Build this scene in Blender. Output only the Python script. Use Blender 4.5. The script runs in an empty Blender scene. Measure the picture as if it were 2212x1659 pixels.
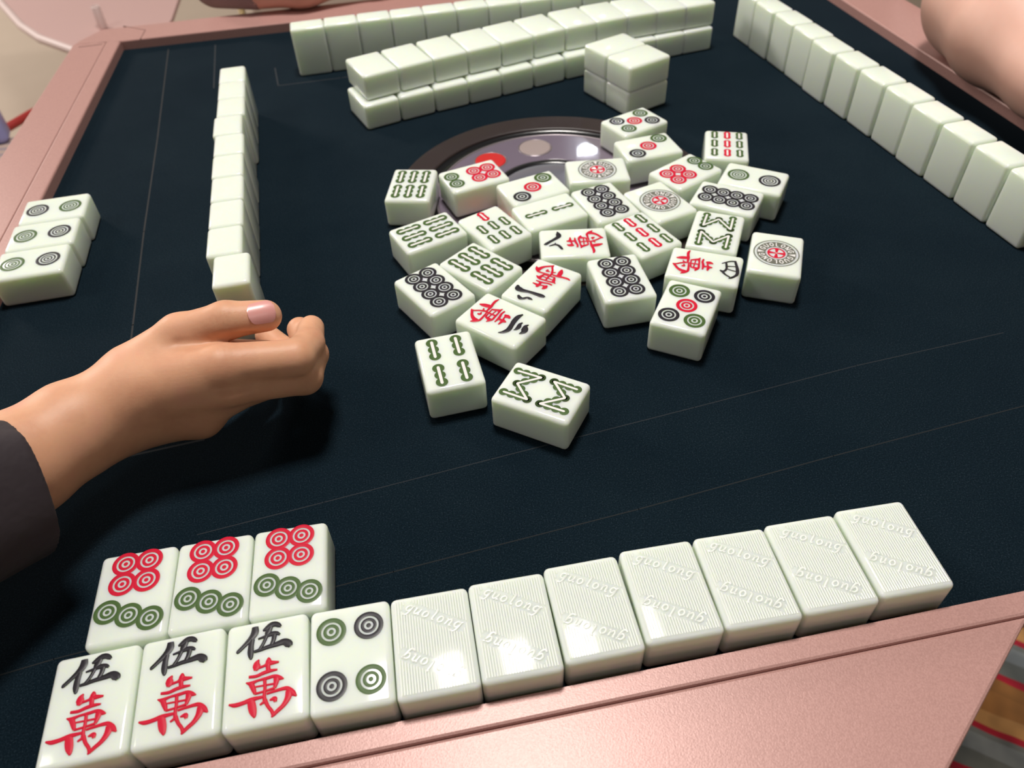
import bpy, bmesh, math, random
import numpy as np
from mathutils import Matrix, Vector

# ------------------------------------------------------------------ camera, world, lights, exposure
SC = bpy.context.scene
TZ = 0.76                                   # height of the velvet above the floor, metres
MM = 0.001
R3 = [[0.9857856596445852, 0.14066455936007893, -0.09187009837977378],
      [-0.1643980355940622, 0.6948722665015541, -0.7000898650457699],
      [-0.03463984890124708, 0.7052418131281021, 0.7081200928401097]]
cam_data = bpy.data.cameras.new('camera')
cam = bpy.data.objects.new('camera', cam_data)
SC.collection.objects.link(cam)
m4 = Matrix(R3).to_4x4()
m4.translation = Vector((0.16125, -0.11955, 0.29528 + TZ))
cam.matrix_world = m4
cam_data.sensor_fit = 'HORIZONTAL'
cam_data.sensor_width = 36.0
cam_data.lens = 1649.36 / 2212 * 36.0
cam_data.clip_start = 0.01
cam_data.dof.use_dof = True
cam_data.dof.focus_distance = 0.355
cam_data.dof.aperture_fstop = 12.5
SC.camera = cam

w = bpy.data.worlds.new('room_light')
SC.world = w
w.use_nodes = True
bg = w.node_tree.nodes['Background']
bg.inputs[0].default_value = (1.0, 0.93, 0.86, 1)
bg.inputs[1].default_value = 0.07

def area(name, loc, target, size, power, color, sy=None):
    d = bpy.data.lights.new(name, 'AREA')
    d.energy = power
    d.color = color
    d.size = size
    if sy:
        d.shape = 'RECTANGLE'
        d.size_y = sy
    o = bpy.data.objects.new(name, d)
    SC.collection.objects.link(o)
    o.location = loc
    o.rotation_euler = (Vector(target) - Vector(loc)).to_track_quat('-Z', 'Y').to_euler()
    return o
area('lamp_over_table', (0.23, 0.60, TZ + 1.95), (0.26, 0.40, TZ), 0.34, 39.0, (1.0, 0.955, 0.90))
area('fill_left', (-1.6, 0.3, TZ + 1.9), (0.1, 0.45, TZ), 0.5, 11.0, (1.0, 0.95, 0.89))  # added fill light, brightens the left and rear rails
area('fill_front', (0.9, -1.3, TZ + 1.75), (0.3, 0.4, TZ), 0.6, 2.5, (1.0, 0.95, 0.88))  # added fill from behind the camera, lifts the right arm
area('fill_rear_floor', (-2.6, 3.2, TZ + 1.5), (-1.1, 2.9, 0.0), 0.8, 75.0, (1.0, 0.94, 0.87))  # added light for the far floor, placed clear of tile reflections

vs = SC.view_settings
vs.view_transform = 'Standard'
vs.look = 'None'
vs.gamma = 1.0
vs.use_curve_mapping = False
vs.exposure = 0.0
try:
    SC.cycles.use_denoising = True
    SC.cycles.denoiser = 'OPENIMAGEDENOISE'
    SC.cycles.max_bounces = 8
    SC.cycles.caustics_reflective = False
    SC.cycles.caustics_refractive = False
    SC.cycles.sample_clamp_indirect = 6.0
except Exception:
    pass

# ------------------------------------------------------------------ helpers
random.seed(7)
COL = SC.collection

def tag(o, label=None, cat=None, group=None, kind=None):
    if label: o['label'] = label
    if cat: o['category'] = cat
    if group: o['group'] = group
    if kind: o['kind'] = kind
    return o

def empty(name, loc=(0, 0, 0), rz=0.0):
    o = bpy.data.objects.new(name, None)
    COL.objects.link(o)
    o.location = loc
    o.rotation_euler = (0, 0, rz)
    o.empty_display_size = 0.01
    return o

def link(name, me, parent=None):
    o = bpy.data.objects.new(name, me)
    COL.objects.link(o)
    if parent is not None:
        o.parent = parent
    return o

def mesh_from(bm, name, mats, smooth=True):
    me = bpy.data.meshes.new(name)
    bm.to_mesh(me)
    bm.free()
    for m in (mats if isinstance(mats, (list, tuple)) else [mats]):
        me.materials.append(m)
    if smooth:
        for p in me.polygons:
            p.use_smooth = True
    return me

def obj(name, bm, mats, parent=None, smooth=True):
    return link(name, mesh_from(bm, name, mats, smooth), parent)

def mat(name, color, rough=0.5, **kw):
    m = bpy.data.materials.new(name)
    m.use_nodes = True
    b = m.node_tree.nodes['Principled BSDF']
    b.inputs['Base Color'].default_value = (*color, 1)
    b.inputs['Roughness'].default_value = rough
    for k, v in kw.items():
        b.inputs[k].default_value = v
    return m

def nodes(m):
    nt = m.node_tree
    return nt, nt.nodes['Principled BSDF']

def noise(nt, scale, detail=2.0, rough=0.5, coord='Object', vec=None):
    t = nt.nodes.new('ShaderNodeTexNoise')
    t.inputs['Scale'].default_value = scale
    t.inputs['Detail'].default_value = detail
    t.inputs['Roughness'].default_value = rough
    if vec is None:
        c = nt.nodes.new('ShaderNodeTexCoord')
        vec = c.outputs[coord]
    nt.links.new(vec, t.inputs['Vector'])
    return t

def ramp(nt, src, stops, interp='LINEAR'):
    r = nt.nodes.new('ShaderNodeValToRGB')
    r.color_ramp.interpolation = interp
    els = r.color_ramp.elements
    while len(els) > 1:
        els.remove(els[-1])
    els[0].position = stops[0][0]
    els[0].color = (*stops[0][1], 1)
    for p, c in stops[1:]:
        e = els.new(p)
        e.color = (*c, 1)
    nt.links.new(src, r.inputs[0])
    return r

def bump(nt, b, src, strength, dist):
    n = nt.nodes.new('ShaderNodeBump')
    n.inputs['Strength'].default_value = strength
    n.inputs['Distance'].default_value = dist
    nt.links.new(src, n.inputs['Height'])
    nt.links.new(n.outputs[0], b.inputs['Normal'])
    return n

# ------------------------------------------------------------------ materials
M = {}
M['tile'] = mat('pale_green_tile', (0.79, 0.86, 0.76), 0.10, **{
    'Subsurface Weight': 0.75, 'Subsurface Radius': (0.85, 1.0, 0.45), 'Subsurface Scale': 0.007,
    'IOR': 1.45})
M['rib'] = mat('tile_rib', (0.84, 0.88, 0.815), 0.13, **{'Subsurface Weight': 0.2, 'Subsurface Radius': (0.8, 1.0, 0.6), 'Subsurface Scale': 0.001})
M['red'] = mat('red_enamel', (0.60, 0.008, 0.035), 0.42, **{'Specular IOR Level': 0.2})
M['green'] = mat('green_enamel', (0.06, 0.115, 0.028), 0.42, **{'Specular IOR Level': 0.3})
M['black'] = mat('black_enamel', (0.020, 0.017, 0.022), 0.4, **{'Specular IOR Level': 0.3})
M['cream'] = mat('cream_enamel', (0.80, 0.78, 0.76), 0.25)
M['grey'] = mat('grey_enamel', (0.16, 0.16, 0.13), 0.25)

m = M['velvet'] = mat('dark_velvet', (0.006, 0.012, 0.018), 0.95, **{'Sheen Weight': 0.035, 'Sheen Roughness': 0.35, 'Specular IOR Level': 0.08})
m.node_tree.nodes['Principled BSDF'].inputs['Sheen Tint'].default_value = (0.55, 0.75, 1.0, 1)
nt, b = nodes(m)
n1 = noise(nt, 1400, 3, 0.7)
n2 = noise(nt, 14, 4, 0.6)
r1 = ramp(nt, n1.outputs[0], [(0.30, (0.0014, 0.0052, 0.0085)), (0.55, (0.0044, 0.0120, 0.0185)), (0.72, (0.020, 0.031, 0.042)), (0.80, (0.085, 0.10, 0.115))])
r2 = ramp(nt, n2.outputs[0], [(0.3, (0.75, 0.85, 0.9)), (0.7, (1.2, 1.12, 1.1))])
mx = nt.nodes.new('ShaderNodeMix')
mx.data_type = 'RGBA'
mx.blend_type = 'MULTIPLY'
mx.inputs[0].default_value = 1.0
nt.links.new(r1.outputs[0], mx.inputs[6])
nt.links.new(r2.outputs[0], mx.inputs[7])
nt.links.new(mx.outputs[2], b.inputs['Base Color'])
bump(nt, b, n1.outputs[0], 0.5, 0.0006)

m = M['rail'] = mat('rose_gold_plastic', (0.66, 0.37, 0.315), 0.38, **{'Metallic': 0.12, 'Coat Weight': 0.0, 'Specular IOR Level': 0.5})
nt, b = nodes(m)
n1 = noise(nt, 1500, 2, 0.6)
r1 = ramp(nt, n1.outputs[0], [(0.35, (0.44, 0.240, 0.212)), (0.65, (0.52, 0.292, 0.260))])
nt.links.new(r1.outputs[0], b.inputs['Base Color'])
bump(nt, b, n1.outputs[0], 0.22, 0.0003)
M['seam'] = mat('joint_groove', (0.16, 0.075, 0.06), 0.7)  # dark brown of the corner joint grooves
M['slot'] = mat('velvet_slot_edge', (0.017, 0.017, 0.0185), 0.9)
M['slot_front'] = mat('velvet_slot_front', (0.0068, 0.0095, 0.0115), 0.95)
M['slot_faint'] = mat('velvet_slot_crease', (0.011, 0.015, 0.02), 0.9)
M['body'] = mat('table_body', (0.045, 0.04, 0.04), 0.5)
M['console'] = mat('console_gloss', (0.17, 0.135, 0.18), 0.16, **{'Coat Weight': 0.8, 'Coat Roughness': 0.02})
M['console_ring'] = mat('console_ring', (0.030, 0.019, 0.019), 0.36)
M['console_dark'] = mat('console_channel', (0.010, 0.010, 0.011), 0.2)
M['dome'] = mat('clear_dome', (0.32, 0.32, 0.38), 0.08, **{'Metallic': 0.6})
M['gold'] = mat('pale_button', (0.33, 0.26, 0.25), 0.45)
M['redbtn'] = mat('red_button', (0.55, 0.015, 0.015), 0.45)
M['chrome'] = mat('bright_rim', (0.26, 0.22, 0.24), 0.3, **{'Metallic': 0.5})

m = M['skin'] = mat('skin', (0.66, 0.36, 0.23), 0.48, **{'Subsurface Weight': 0.22, 'Subsurface Radius': (1.0, 0.36, 0.18), 'Subsurface Scale': 0.006, 'Specular IOR Level': 0.35})
nt, b = nodes(m)
n1 = noise(nt, 38, 4, 0.6)
r1 = ramp(nt, n1.outputs[0], [(0.3, (0.61, 0.30, 0.18)), (0.52, (0.69, 0.365, 0.22)), (0.72, (0.69, 0.34, 0.225))])
nt.links.new(r1.outputs[0], b.inputs['Base Color'])
n2 = noise(nt, 900, 3, 0.6)
bump(nt, b, n2.outputs[0], 0.18, 0.0004)
m = M['skin_pink'] = mat('skin_pink', (0.78, 0.47, 0.37), 0.5, **{'Subsurface Weight': 0.2, 'Subsurface Radius': (1.0, 0.36, 0.2), 'Subsurface Scale': 0.006, 'Specular IOR Level': 0.35})
nt, b = nodes(m)
n1 = noise(nt, 25, 3, 0.6)
r1 = ramp(nt, n1.outputs[0], [(0.3, (0.74, 0.43, 0.34)), (0.7, (0.80, 0.49, 0.395))])
nt.links.new(r1.outputs[0], b.inputs['Base Color'])
M['nail'] = mat('nail', (0.74, 0.34, 0.31), 0.32, **{'Subsurface Weight': 0.2, 'Subsurface Radius': (1, .4, .3), 'Subsurface Scale': 0.003, 'Coat Weight': 0.15})
m = M['sleeve'] = mat('dark_plum_cloth', (0.022, 0.014, 0.018), 0.85, **{'Sheen Weight': 0.05})
nt, b = nodes(m)
n1 = noise(nt, 30, 4, 0.6)
bump(nt, b, n1.outputs[0], 0.5, 0.004)
M['white_cloth'] = mat('white_cloth', (0.72, 0.68, 0.66), 0.85)
M['grey_cloth'] = mat('grey_cloth', (0.30, 0.235, 0.24), 0.9)

# ------------------------------------------------------------------ room
def quad(name, pts, m, parent=None):
    bm = bmesh.new()
    bm.faces.new([bm.verts.new(p) for p in pts])
    return obj(name, bm, m, parent, smooth=False)
M['floor'] = mat('beige_floor', (0.46, 0.375, 0.30), 0.75)
nt, b = nodes(M['floor'])
n1 = noise(nt, 5, 3, 0.6)
r1 = ramp(nt, n1.outputs[0], [(0.3, (0.455, 0.37, 0.295)), (0.7, (0.475, 0.388, 0.31))])
nt.links.new(r1.outputs[0], b.inputs['Base Color'])
M['wall'] = mat('warm_white_wall', (0.62, 0.54, 0.48), 0.85)

def box_bm(x0, x1, y0, y1, z0, z1, bev=0.0, seg=2, bm=None):
    bm2 = bmesh.new()
    bmesh.ops.create_cube(bm2, size=1.0)
    for v in bm2.verts:
        v.co = Vector(((x0 + x1) / 2 + v.co.x * (x1 - x0), (y0 + y1) / 2 + v.co.y * (y1 - y0), (z0 + z1) / 2 + v.co.z * (z1 - z0)))
    if bev:
        bmesh.ops.bevel(bm2, geom=list(bm2.edges), offset=bev, segments=seg, profile=0.5, affect='EDGES')
    if bm is None:
        return bm2
    tmp = bpy.data.meshes.new('t')
    bm2.to_mesh(tmp)
    bm2.free()
    bm.from_mesh(tmp)
    bpy.data.meshes.remove(tmp)
    return bm

tag(obj('floor', box_bm(-3.2, 3.2, -2.0, 5.2, -0.08, 0.0), M['floor'], smooth=False), kind='structure')
tag(obj('wall_back', box_bm(-3.2, 3.2, 5.2, 5.3, 0.0, 2.8), M['wall'], smooth=False), kind='structure')
tag(obj('wall_left', box_bm(-3.3, -3.2, -2.0, 5.3, 0.0, 2.8), M['wall'], smooth=False), kind='structure')
tag(obj('wall_right', box_bm(3.2, 3.3, -2.0, 5.3, 0.0, 2.8), M['wall'], smooth=False), kind='structure')

# patterned rug under the table
m = M['rug'] = mat('striped_rug', (0.4, 0.2, 0.08), 0.95)
nt, b = nodes(m)
tc = nt.nodes.new('ShaderNodeTexCoord')
mp = nt.nodes.new('ShaderNodeMapping')
mp.vector_type = 'POINT'
mp.inputs['Rotation'].default_value = (0, 0, math.radians(-53.1))   # x' runs across the stripes
nt.links.new(tc.outputs['Object'], mp.inputs['Vector'])
wob = noise(nt, 9, 2, 0.5)
sep = nt.nodes.new('ShaderNodeSeparateXYZ')
nt.links.new(mp.outputs[0], sep.inputs[0])
def math_node(op, a, bv):
    n = nt.nodes.new('ShaderNodeMath')
    n.operation = op
    for i, v in enumerate((a, bv)):
        if isinstance(v, (int, float)):
            n.inputs[i].default_value = v
        else:
            nt.links.new(v, n.inputs[i])
    return n.outputs[0]
wv = math_node('MULTIPLY', wob.outputs[0], 0.02)
u = math_node('ADD', sep.outputs[0], wv)
u = math_node('SUBTRACT', u, 0.614)
u = math_node('DIVIDE', u, 0.148)
u = math_node('FRACT', u, 0.0)
r1 = ramp(nt, u, [(0.0, (0.52, 0.02, 0.045)), (0.055, (0.62, 0.33, 0.12)), (0.20, (0.46, 0.21, 0.065)), (0.42, (0.38, 0.175, 0.055)), (0.57, (0.52, 0.02, 0.045)), (0.64, (0.20, 0.22, 0.205)), (0.80, (0.31, 0.35, 0.36)), (0.95, (0.23, 0.25, 0.24))], 'CONSTANT')
v2 = noise(nt, 16, 2, 0.5, vec=mp.outputs[0])
r2 = ramp(nt, v2.outputs[0], [(0.35, (0.6, 0.6, 0.62)), (0.6, (1.25, 1.2, 1.15))])
mx = nt.nodes.new('ShaderNodeMix')
mx.data_type = 'RGBA'
mx.blend_type = 'MULTIPLY'
mx.inputs[0].default_value = 1.0
nt.links.new(r1.outputs[0], mx.inputs[6])
nt.links.new(r2.outputs[0], mx.inputs[7])
nt.links.new(mx.outputs[2], b.inputs['Base Color'])
tag(obj('rug', box_bm(-0.34, 1.55, -0.9, 0.98, 0.0, 0.010, 0.004), m, smooth=False),
    'patterned rug of brown and grey-blue bands with red stripes, on the floor under the table', 'rug')

# ------------------------------------------------------------------ table (all in millimetres, velvet at 0)
table = empty('mahjong_table', (0, 0, TZ))
tag(table, 'rose gold framed mahjong table with a dark velvet top and round centre console', 'table')
IL = [(-104.5, -8.2), (656.0, 12.5), (614.5, 751.0), (-107.5, 721.0)]     # inner corners FL, FR, RR, RL
OL = {'left': (-157.0, 0), }
CC = (262.0, 364.0)

def prism(poly, z0, z1, bev=1.2, seg=2, bm=None):
    """closed polygon (mm, ccw) extruded with rounded top edges"""
    b2 = bmesh.new()
    lo = [b2.verts.new((x * MM, y * MM, z0 * MM)) for x, y in poly]
    hi = [b2.verts.new((x * MM, y * MM, z1 * MM)) for x, y in poly]
    n = len(poly)
    b2.faces.new(lo[::-1])
    top = b2.faces.new(hi)
    for i in range(n):
        b2.faces.new((lo[i], lo[(i + 1) % n], hi[(i + 1) % n], hi[i]))
    if bev:
        bmesh.ops.bevel(b2, geom=list(top.edges), offset=bev * MM, segments=seg, profile=0.5, affect='EDGES')
    bmesh.ops.recalc_face_normals(b2, faces=b2.faces)
    if bm is None:
        return b2
    tmp = bpy.data.meshes.new('t')
    b2.to_mesh(tmp)
    b2.free()
    bm.from_mesh(tmp)
    bpy.data.meshes.remove(tmp)
    return bm

RT, RB = 9.0, -20.0
FL, FR, RR, RL = IL
def lerp(a, c, t): return (a[0] + (c[0] - a[0]) * t, a[1] + (c[1] - a[1]) * t)
# front rail: inner strip, groove, outer board whose end is cut off at an angle
sl = (FR[1] - FL[1]) / (FR[0] - FL[0])
fy = lambda x: FL[1] + (x - FL[0]) * sl
bm = prism([(FL[0] - 52, fy(FL[0]) - 9.4), (656 + 50, fy(656) - 9.4), (656 + 50, fy(656)), FR, FL, (FL[0] - 52, fy(FL[0]))], -3.0, RT, 1.3)
bm = prism([(FL[0] - 52, fy(FL[0]) - 66), (FL[0] + 340, fy(FL[0] + 340) - 66), (304, -61.0), (378.5, fy(378.5) - 10.0), (FL[0] - 52, fy(FL[0]) - 10.0)], 1.0, RT - 0.1, 1.3, 2, bm)
rail_f = obj('rail', bm, M['rail'], table, smooth=False)
# left rail
bm = prism([(FL[0] - 14, FL[1] + 0.5), FL, RL, (RL[0] - 14, RL[1] + 2)], RB, RT, 1.3)
bm = prism([(-160, FL[1] + 0.5), (FL[0] - 14.12, FL[1] + 0.5), (RL[0] - 14.12, RL[1] + 2), (-153.5, RL[1] + 1.5)], RB, RT, 0.5, 2, bm)
obj('rail', bm, M['rail'], table, smooth=False)
# rear rail with the cut corner
bm = prism([(-153.5, 722.6), (RL[0] - 0.2, RL[1] + 0.6), RL, RR, (RR[0] + 40, RR[1] + 2), (RR[0] + 40, RR[1] + 45), (30, 766.5), (-133, 759.5), (-150, 733)], RB, RT, 1.3)
obj('rail', bm, M['rail'], table, smooth=False)
# right rail
bm = prism([FR, (715, FR[1]), (672, 752), (RR[0], RR[1] - 0.4)], RB, RT, 1.3)
obj('rail', bm, M['rail'], table, smooth=False)
# corner joint lines on the left rear corner
def strip(pts, w, z0, z1, bm=None):
    bm = bm or bmesh.new()
    for (x0, y0), (x1, y1) in zip(pts[:-1], pts[1:]):
        d = Vector((x1 - x0, y1 - y0)); d.normalize(); n = Vector((-d.y, d.x)) * w / 2
        e = d * w * 0.3
        P = [(x0 - e.x - n.x, y0 - e.y - n.y), (x1 + e.x - n.x, y1 + e.y - n.y), (x1 + e.x + n.x, y1 + e.y + n.y), (x0 - e.x + n.x, y0 - e.y + n.y)]
        bm = prism(P, z0, z1, 0, 1, bm)
    return bm
for jp, jw in (([(-146, 715), (-124.5, 716.5)], 1.6), ([(-112, 763.0), (-87, 745), (-88, 722)], 1.0)):
    obj('joint_line', strip(jp, jw, RT - 1, RT + 0.06), M['seam'], table, smooth=False)

# velvet top with a round opening for the console
RO = 115.0
bm = bmesh.new()
NA = 96
inner, outer = [], []
for k in range(NA):
    a = 2 * math.pi * k / NA
    dx, dy = math.cos(a), math.sin(a)
    inner.append((CC[0] + RO * dx, CC[1] + RO * dy))
    best = None
    for i in range(4):
        (x0, y0), (x1, y1) = IL[i], IL[(i + 1) % 4]
        ex, ey = x1 - x0, y1 - y0
        det = dx * (-ey) - dy * (-ex)
        if abs(det) < 1e-9: continue
        t = ((x0 - CC[0]) * (-ey) - (y0 - CC[1]) * (-ex)) / det
        s = (dx * (y0 - CC[1]) - dy * (x0 - CC[0])) / det
        if t > 0 and -1e-6 <= s <= 1 + 1e-6 and (best is None or t < best): best = t
    outer.append((CC[0] + best * dx, CC[1] + best * dy))
for (cx, cy) in IL:                       # snap the nearest sample to each real corner
    k = min(range(NA), key=lambda i: (outer[i][0] - cx) ** 2 + (outer[i][1] - cy) ** 2)
    outer[k] = (cx, cy)
vi = [bm.verts.new((x * MM, y * MM, 0)) for x, y in inner]
vo = [bm.verts.new((x * MM, y * MM, 0)) for x, y in outer]
vl = [bm.verts.new((x * MM, y * MM, -0.006)) for x, y in inner]
for k in range(NA):
    j = (k + 1) % NA
    bm.faces.new((vi[k], vo[k], vo[j], vi[j]))
    bm.faces.new((vl[k], vi[k], vi[j], vl[j]))
obj('velvet_top', bm, M['velvet'], table, smooth=False)
bm = bmesh.new()
bm = prism([lerp(p, CC, 0.06) for p in IL], -30, -8, 0)
obj('under_board', bm, M['body'], table, smooth=False)
bm = prism([(60, 170), (470, 170), (470, 560), (60, 560)], -190, -30, 0)
obj('machine_box', bm, M['body'], table, smooth=False)
bm = prism([(200, 300), (330, 300), (330, 430), (200, 430)], -700, -190, 0)
obj('column', bm, M['rail'], table, smooth=False)
bm = prism([(20, 320), (505, 320), (505, 410), (20, 410)], -750, -700, 8, 2)
bm = prism([(217, 120), (307, 120), (307, 610), (217, 610)], -750, -700.5, 8, 2, bm)
obj('foot', bm, M['rail'], table, smooth=False)
# tile lift slots: fine lines in the velvet, turned a few degrees against the frame
def lines(name, segs, w, m):
    for s in segs:
        obj(name, strip(s, w, -0.2, 0.04), m, table, smooth=False)
lines('slot_line', [[(-62.2, 711.8), (-42.2, 514.3), (-29.3, 372.9), (-18.2, 268.1), (-10, 190)]], 1.1, M['slot'])
lines('slot_line', [[(-15.8, 710.7), (-6, 605)], [(47.7, 636.7), (52.8, 595.6), (110, 598.5), (450, 636)], [(-0.6, 160), (36, 164)]], 1.3, M['slot_faint'])
lines('slot_line', [[(-60, 45), (-11.4, 52.4), (129, 67.4), (244, 79.4), (345.9, 92), (505, 110)]], 0.6, M['slot_front'])
lines('slot_line', [[(40, 104), (98.2, 111.5), (180.5, 122.3), (290.5, 136.3), (386.8, 148.9), (479.2, 157.5)]], 0.5, M['slot_faint'])

# round console in the middle of the velvet
con = empty('center_console', (CC[0] * MM, CC[1] * MM, 0))
con.parent = table
def lathe(prof, bm=None, n=96, closed=False):
    bm = bm or bmesh.new()
    rings = []
    for r, z in prof:
        if r < 1e-6:
            rings.append([bm.verts.new((0, 0, z * MM))])
        else:
            rings.append([bm.verts.new((r * MM * math.cos(2 * math.pi * k / n), r * MM * math.sin(2 * math.pi * k / n), z * MM)) for k in range(n)])
    for A, B in zip(rings[:-1], rings[1:]):
        for k in range(n):
            j = (k + 1) % n
            if len(A) == 1: bm.faces.new((A[0], B[k], B[j]))
            elif len(B) == 1: bm.faces.new((A[k], B[0], A[j]))
            else: bm.faces.new((A[k], B[k], B[j], A[j]))
    bmesh.ops.recalc_face_normals(bm, faces=bm.faces)
    return bm
obj('outer_ring', lathe([(115.2, -5), (115.2, 0.0), (114.4, 0.2), (113.6, 0.15), (98.6, -1.3), (97.8, -1.4), (97.2, -1.8), (97.0, -3.2)]), M['console_ring'], con)
obj('channel', lathe([(97.2, -3), (96, -4.0), (87.5, -4.0), (86.3, -2.2)]), M['console_dark'], con)
obj('bright_rim', lathe([(86.4, -2.4), (86.2, -0.9), (85.2, -0.5), (84.3, -0.9), (84.2, -1.4)]), M['chrome'], con)
obj('control_plate', lathe([(84.4, -1.3), (84.1, -0.95), (83.6, -0.9), (83.0, -0.9), (46.8, -0.9), (46.2, -0.9), (45.8, -0.95), (45.4, -1.6)]), M['console'], con)
obj('dome_collar', lathe([(45.6, -1.6), (44.5, -0.8), (41, -0.8), (40, -2)]), M['console_dark'], con)
obj('dice_dome', lathe([(40.5, -1.8), (36, -1.0), (24, -0.5), (0, -0.35)]), M['dome'], con)
for deg, mk, r in [(91, 'gold', 12.5), (126, 'redbtn', 12.0), (181, 'gold', 12.5), (216, 'redbtn', 12.0), (271, 'gold', 12.5), (306, 'redbtn', 12.0)]:
    a = math.radians(deg)
    bt = obj('console_button', lathe([(r, -1.2), (r - 0.3, -0.45), (r - 1.5, -0.3), (0, -0.12)], n=40), M[mk], con)
    bt.location = (65.5 * MM * math.cos(a), 65.5 * MM * math.sin(a), 0)
    rm = obj('button_rim', lathe([(r + 1.2, -1.0), (r + 0.8, -0.5), (r + 0.1, -0.6), (r, -1.3)], n=40), M['chrome'], con)
    rm.location = bt.location

# ------------------------------------------------------------------ tile shapes (mm)
TW, TH, TT = 31.0, 42.4, 20.8
def tile_mesh(w):
    bm = box_bm(-w / 2 * MM, w / 2 * MM, -TH / 2 * MM, TH / 2 * MM, 0, TT * MM, 2.5 * MM, 4)
    return mesh_from(bm, 'tile_body', M['tile'])
TILE = tile_mesh(TW)
TILE_N = tile_mesh(30.2)

COLORS = ['red', 'green', 'black', 'cream', 'grey']
CI = {c: i for i, c in enumerate(COLORS)}
ZF = TT + 0.06
def setmat(faces, c):
    for f in faces: f.material_index = CI[c]
def annulus(bm, c, r0, r1, col, n=32, h=0.10):
    """raised ring between radii r0<r1 (r0 = 0 makes a button)"""
    prof = [(r1, 0.02), (r1 * 0.75 + r0 * 0.25, h * 0.9), ((r0 + r1) / 2, h)]
    prof += [(r1 * 0.25 + r0 * 0.75, h * 0.9), (r0, 0.02)] if r0 > 0 else [(0, h)]
    rings = []
    for r, z in prof:
        if r == 0: rings.append([bm.verts.new((c[0] * MM, c[1] * MM, (ZF + z) * MM))])
        else: rings.append([bm.verts.new(((c[0] + r * math.cos(2 * math.pi * k / n)) * MM, (c[1] + r * math.sin(2 * math.pi * k / n)) * MM, (ZF + z) * MM)) for k in range(n)])
    fs = []
    for A, B in zip(rings[:-1], rings[1:]):
        for k in range(n):
            j = (k + 1) % n
            fs.append(bm.faces.new((A[k], A[j], B[j], B[k]) if len(B) > 1 else (A[k], A[j], B[0])))
    setmat(fs, col)
def dot(bm, c, R, col):
    annulus(bm, c, R * 0.68, R, col)
    annulus(bm, c, R * 0.315, R * 0.54, col, 24, 0.08)
    annulus(bm, c, 0, R * 0.165, col, 14, 0.07)
def catmull(P, sub=5):
    P = [np.array(p, float) for p in P]
    if len(P) < 3:
        return [P[0] + (P[1] - P[0]) * t for t in np.linspace(0, 1, sub + 1)] if len(P) == 2 else P
    Q = [2 * P[0] - P[1]] + P + [2 * P[-1] - P[-2]]
    out = []
    for i in range(1, len(Q) - 2):
        for t in np.linspace(0, 1, sub, endpoint=False):
            a, b_, c, d = Q[i - 1], Q[i], Q[i + 1], Q[i + 2]
            out.append(0.5 * ((2 * b_) + (c - a) * t + (2 * a - 5 * b_ + 4 * c - d) * t * t + (3 * b_ - a - 3 * c + d) * t ** 3))
    out.append(P[-1])
    return out
def ribbon(bm, pts, col, h=0.2, smooth=True, z=0.0, sub=5):
    S = catmull(pts, sub) if smooth else [np.array(p, float) for p in pts]
    prev, fs = None, []
    for i, p in enumerate(S):
        a = S[max(0, i - 1)]; c = S[min(len(S) - 1, i + 1)]
        d = (c - a)[:2]; d = d / (np.linalg.norm(d) + 1e-9)
        n = np.array([-d[1], d[0]])
        hw = max(p[2], 0.05) / 2
        hh = h * min(1.0, p[2] / 1.0)
        row = [bm.verts.new(((p[0] + n[0] * hw * o) * MM, (p[1] + n[1] * hw * o) * MM, (ZF + z + 0.02 + hh * zz) * MM)) for o, zz in ((-1, 0), (-0.6, 0.8), (0, 1), (0.6, 0.8), (1, 0))]
        if prev:
            for k in range(4):
                fs.append(bm.faces.new((prev[k + 1], prev[k], row[k], row[k + 1])))
        prev = row
    setmat(fs, col)
def bar(bm, pts, wd, col, h=0.1, z=0.14):
    """polyline of constant width with round joints"""
    for a, c in zip(pts[:-1], pts[1:]):
        ribbon(bm, [(a[0], a[1], wd), (c[0], c[1], wd)], col, h, False, z)
    for p in pts:
        annulus(bm, p, 0, wd / 2, col, 10, z + h)
def stick(bm, c, L, hw, col, core='cream'):
    r = hw
    e = L / 2 - r
    for y in (-e, 0, e):
        annulus(bm, (c[0], c[1] + y), 0, r if y else r * 0.93, col, 20, 0.10)
    ribbon(bm, [(c[0], c[1] - e, hw * 1.1), (c[0], c[1] + e, hw * 1.1)], col, 0.10, False, 0.0)
    bar(bm, [(c[0], c[1] - e - r * 0.25), (c[0], c[1] + e + r * 0.25)], hw * 0.5, core, 0.05, 0.09)
def lobed(bm, path, r, col):
    P = [np.array(p, float) for p in path]
    for a, c in zip(P[:-1], P[1:]):
        L = np.linalg.norm(c - a); n = max(2, round(L / (r * 1.75)))
        for k in range(n + 1):
            q_ = a + (c - a) * k / n
            annulus(bm, q_, 0, r, col, 16, 0.10)
        ribbon(bm, [(*a, r * 1.15), (*c, r * 1.15)], col, 0.10, False)
    bar(bm, [tuple(p) for p in P], r * 0.5, 'cream', 0.05, 0.09)

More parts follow.
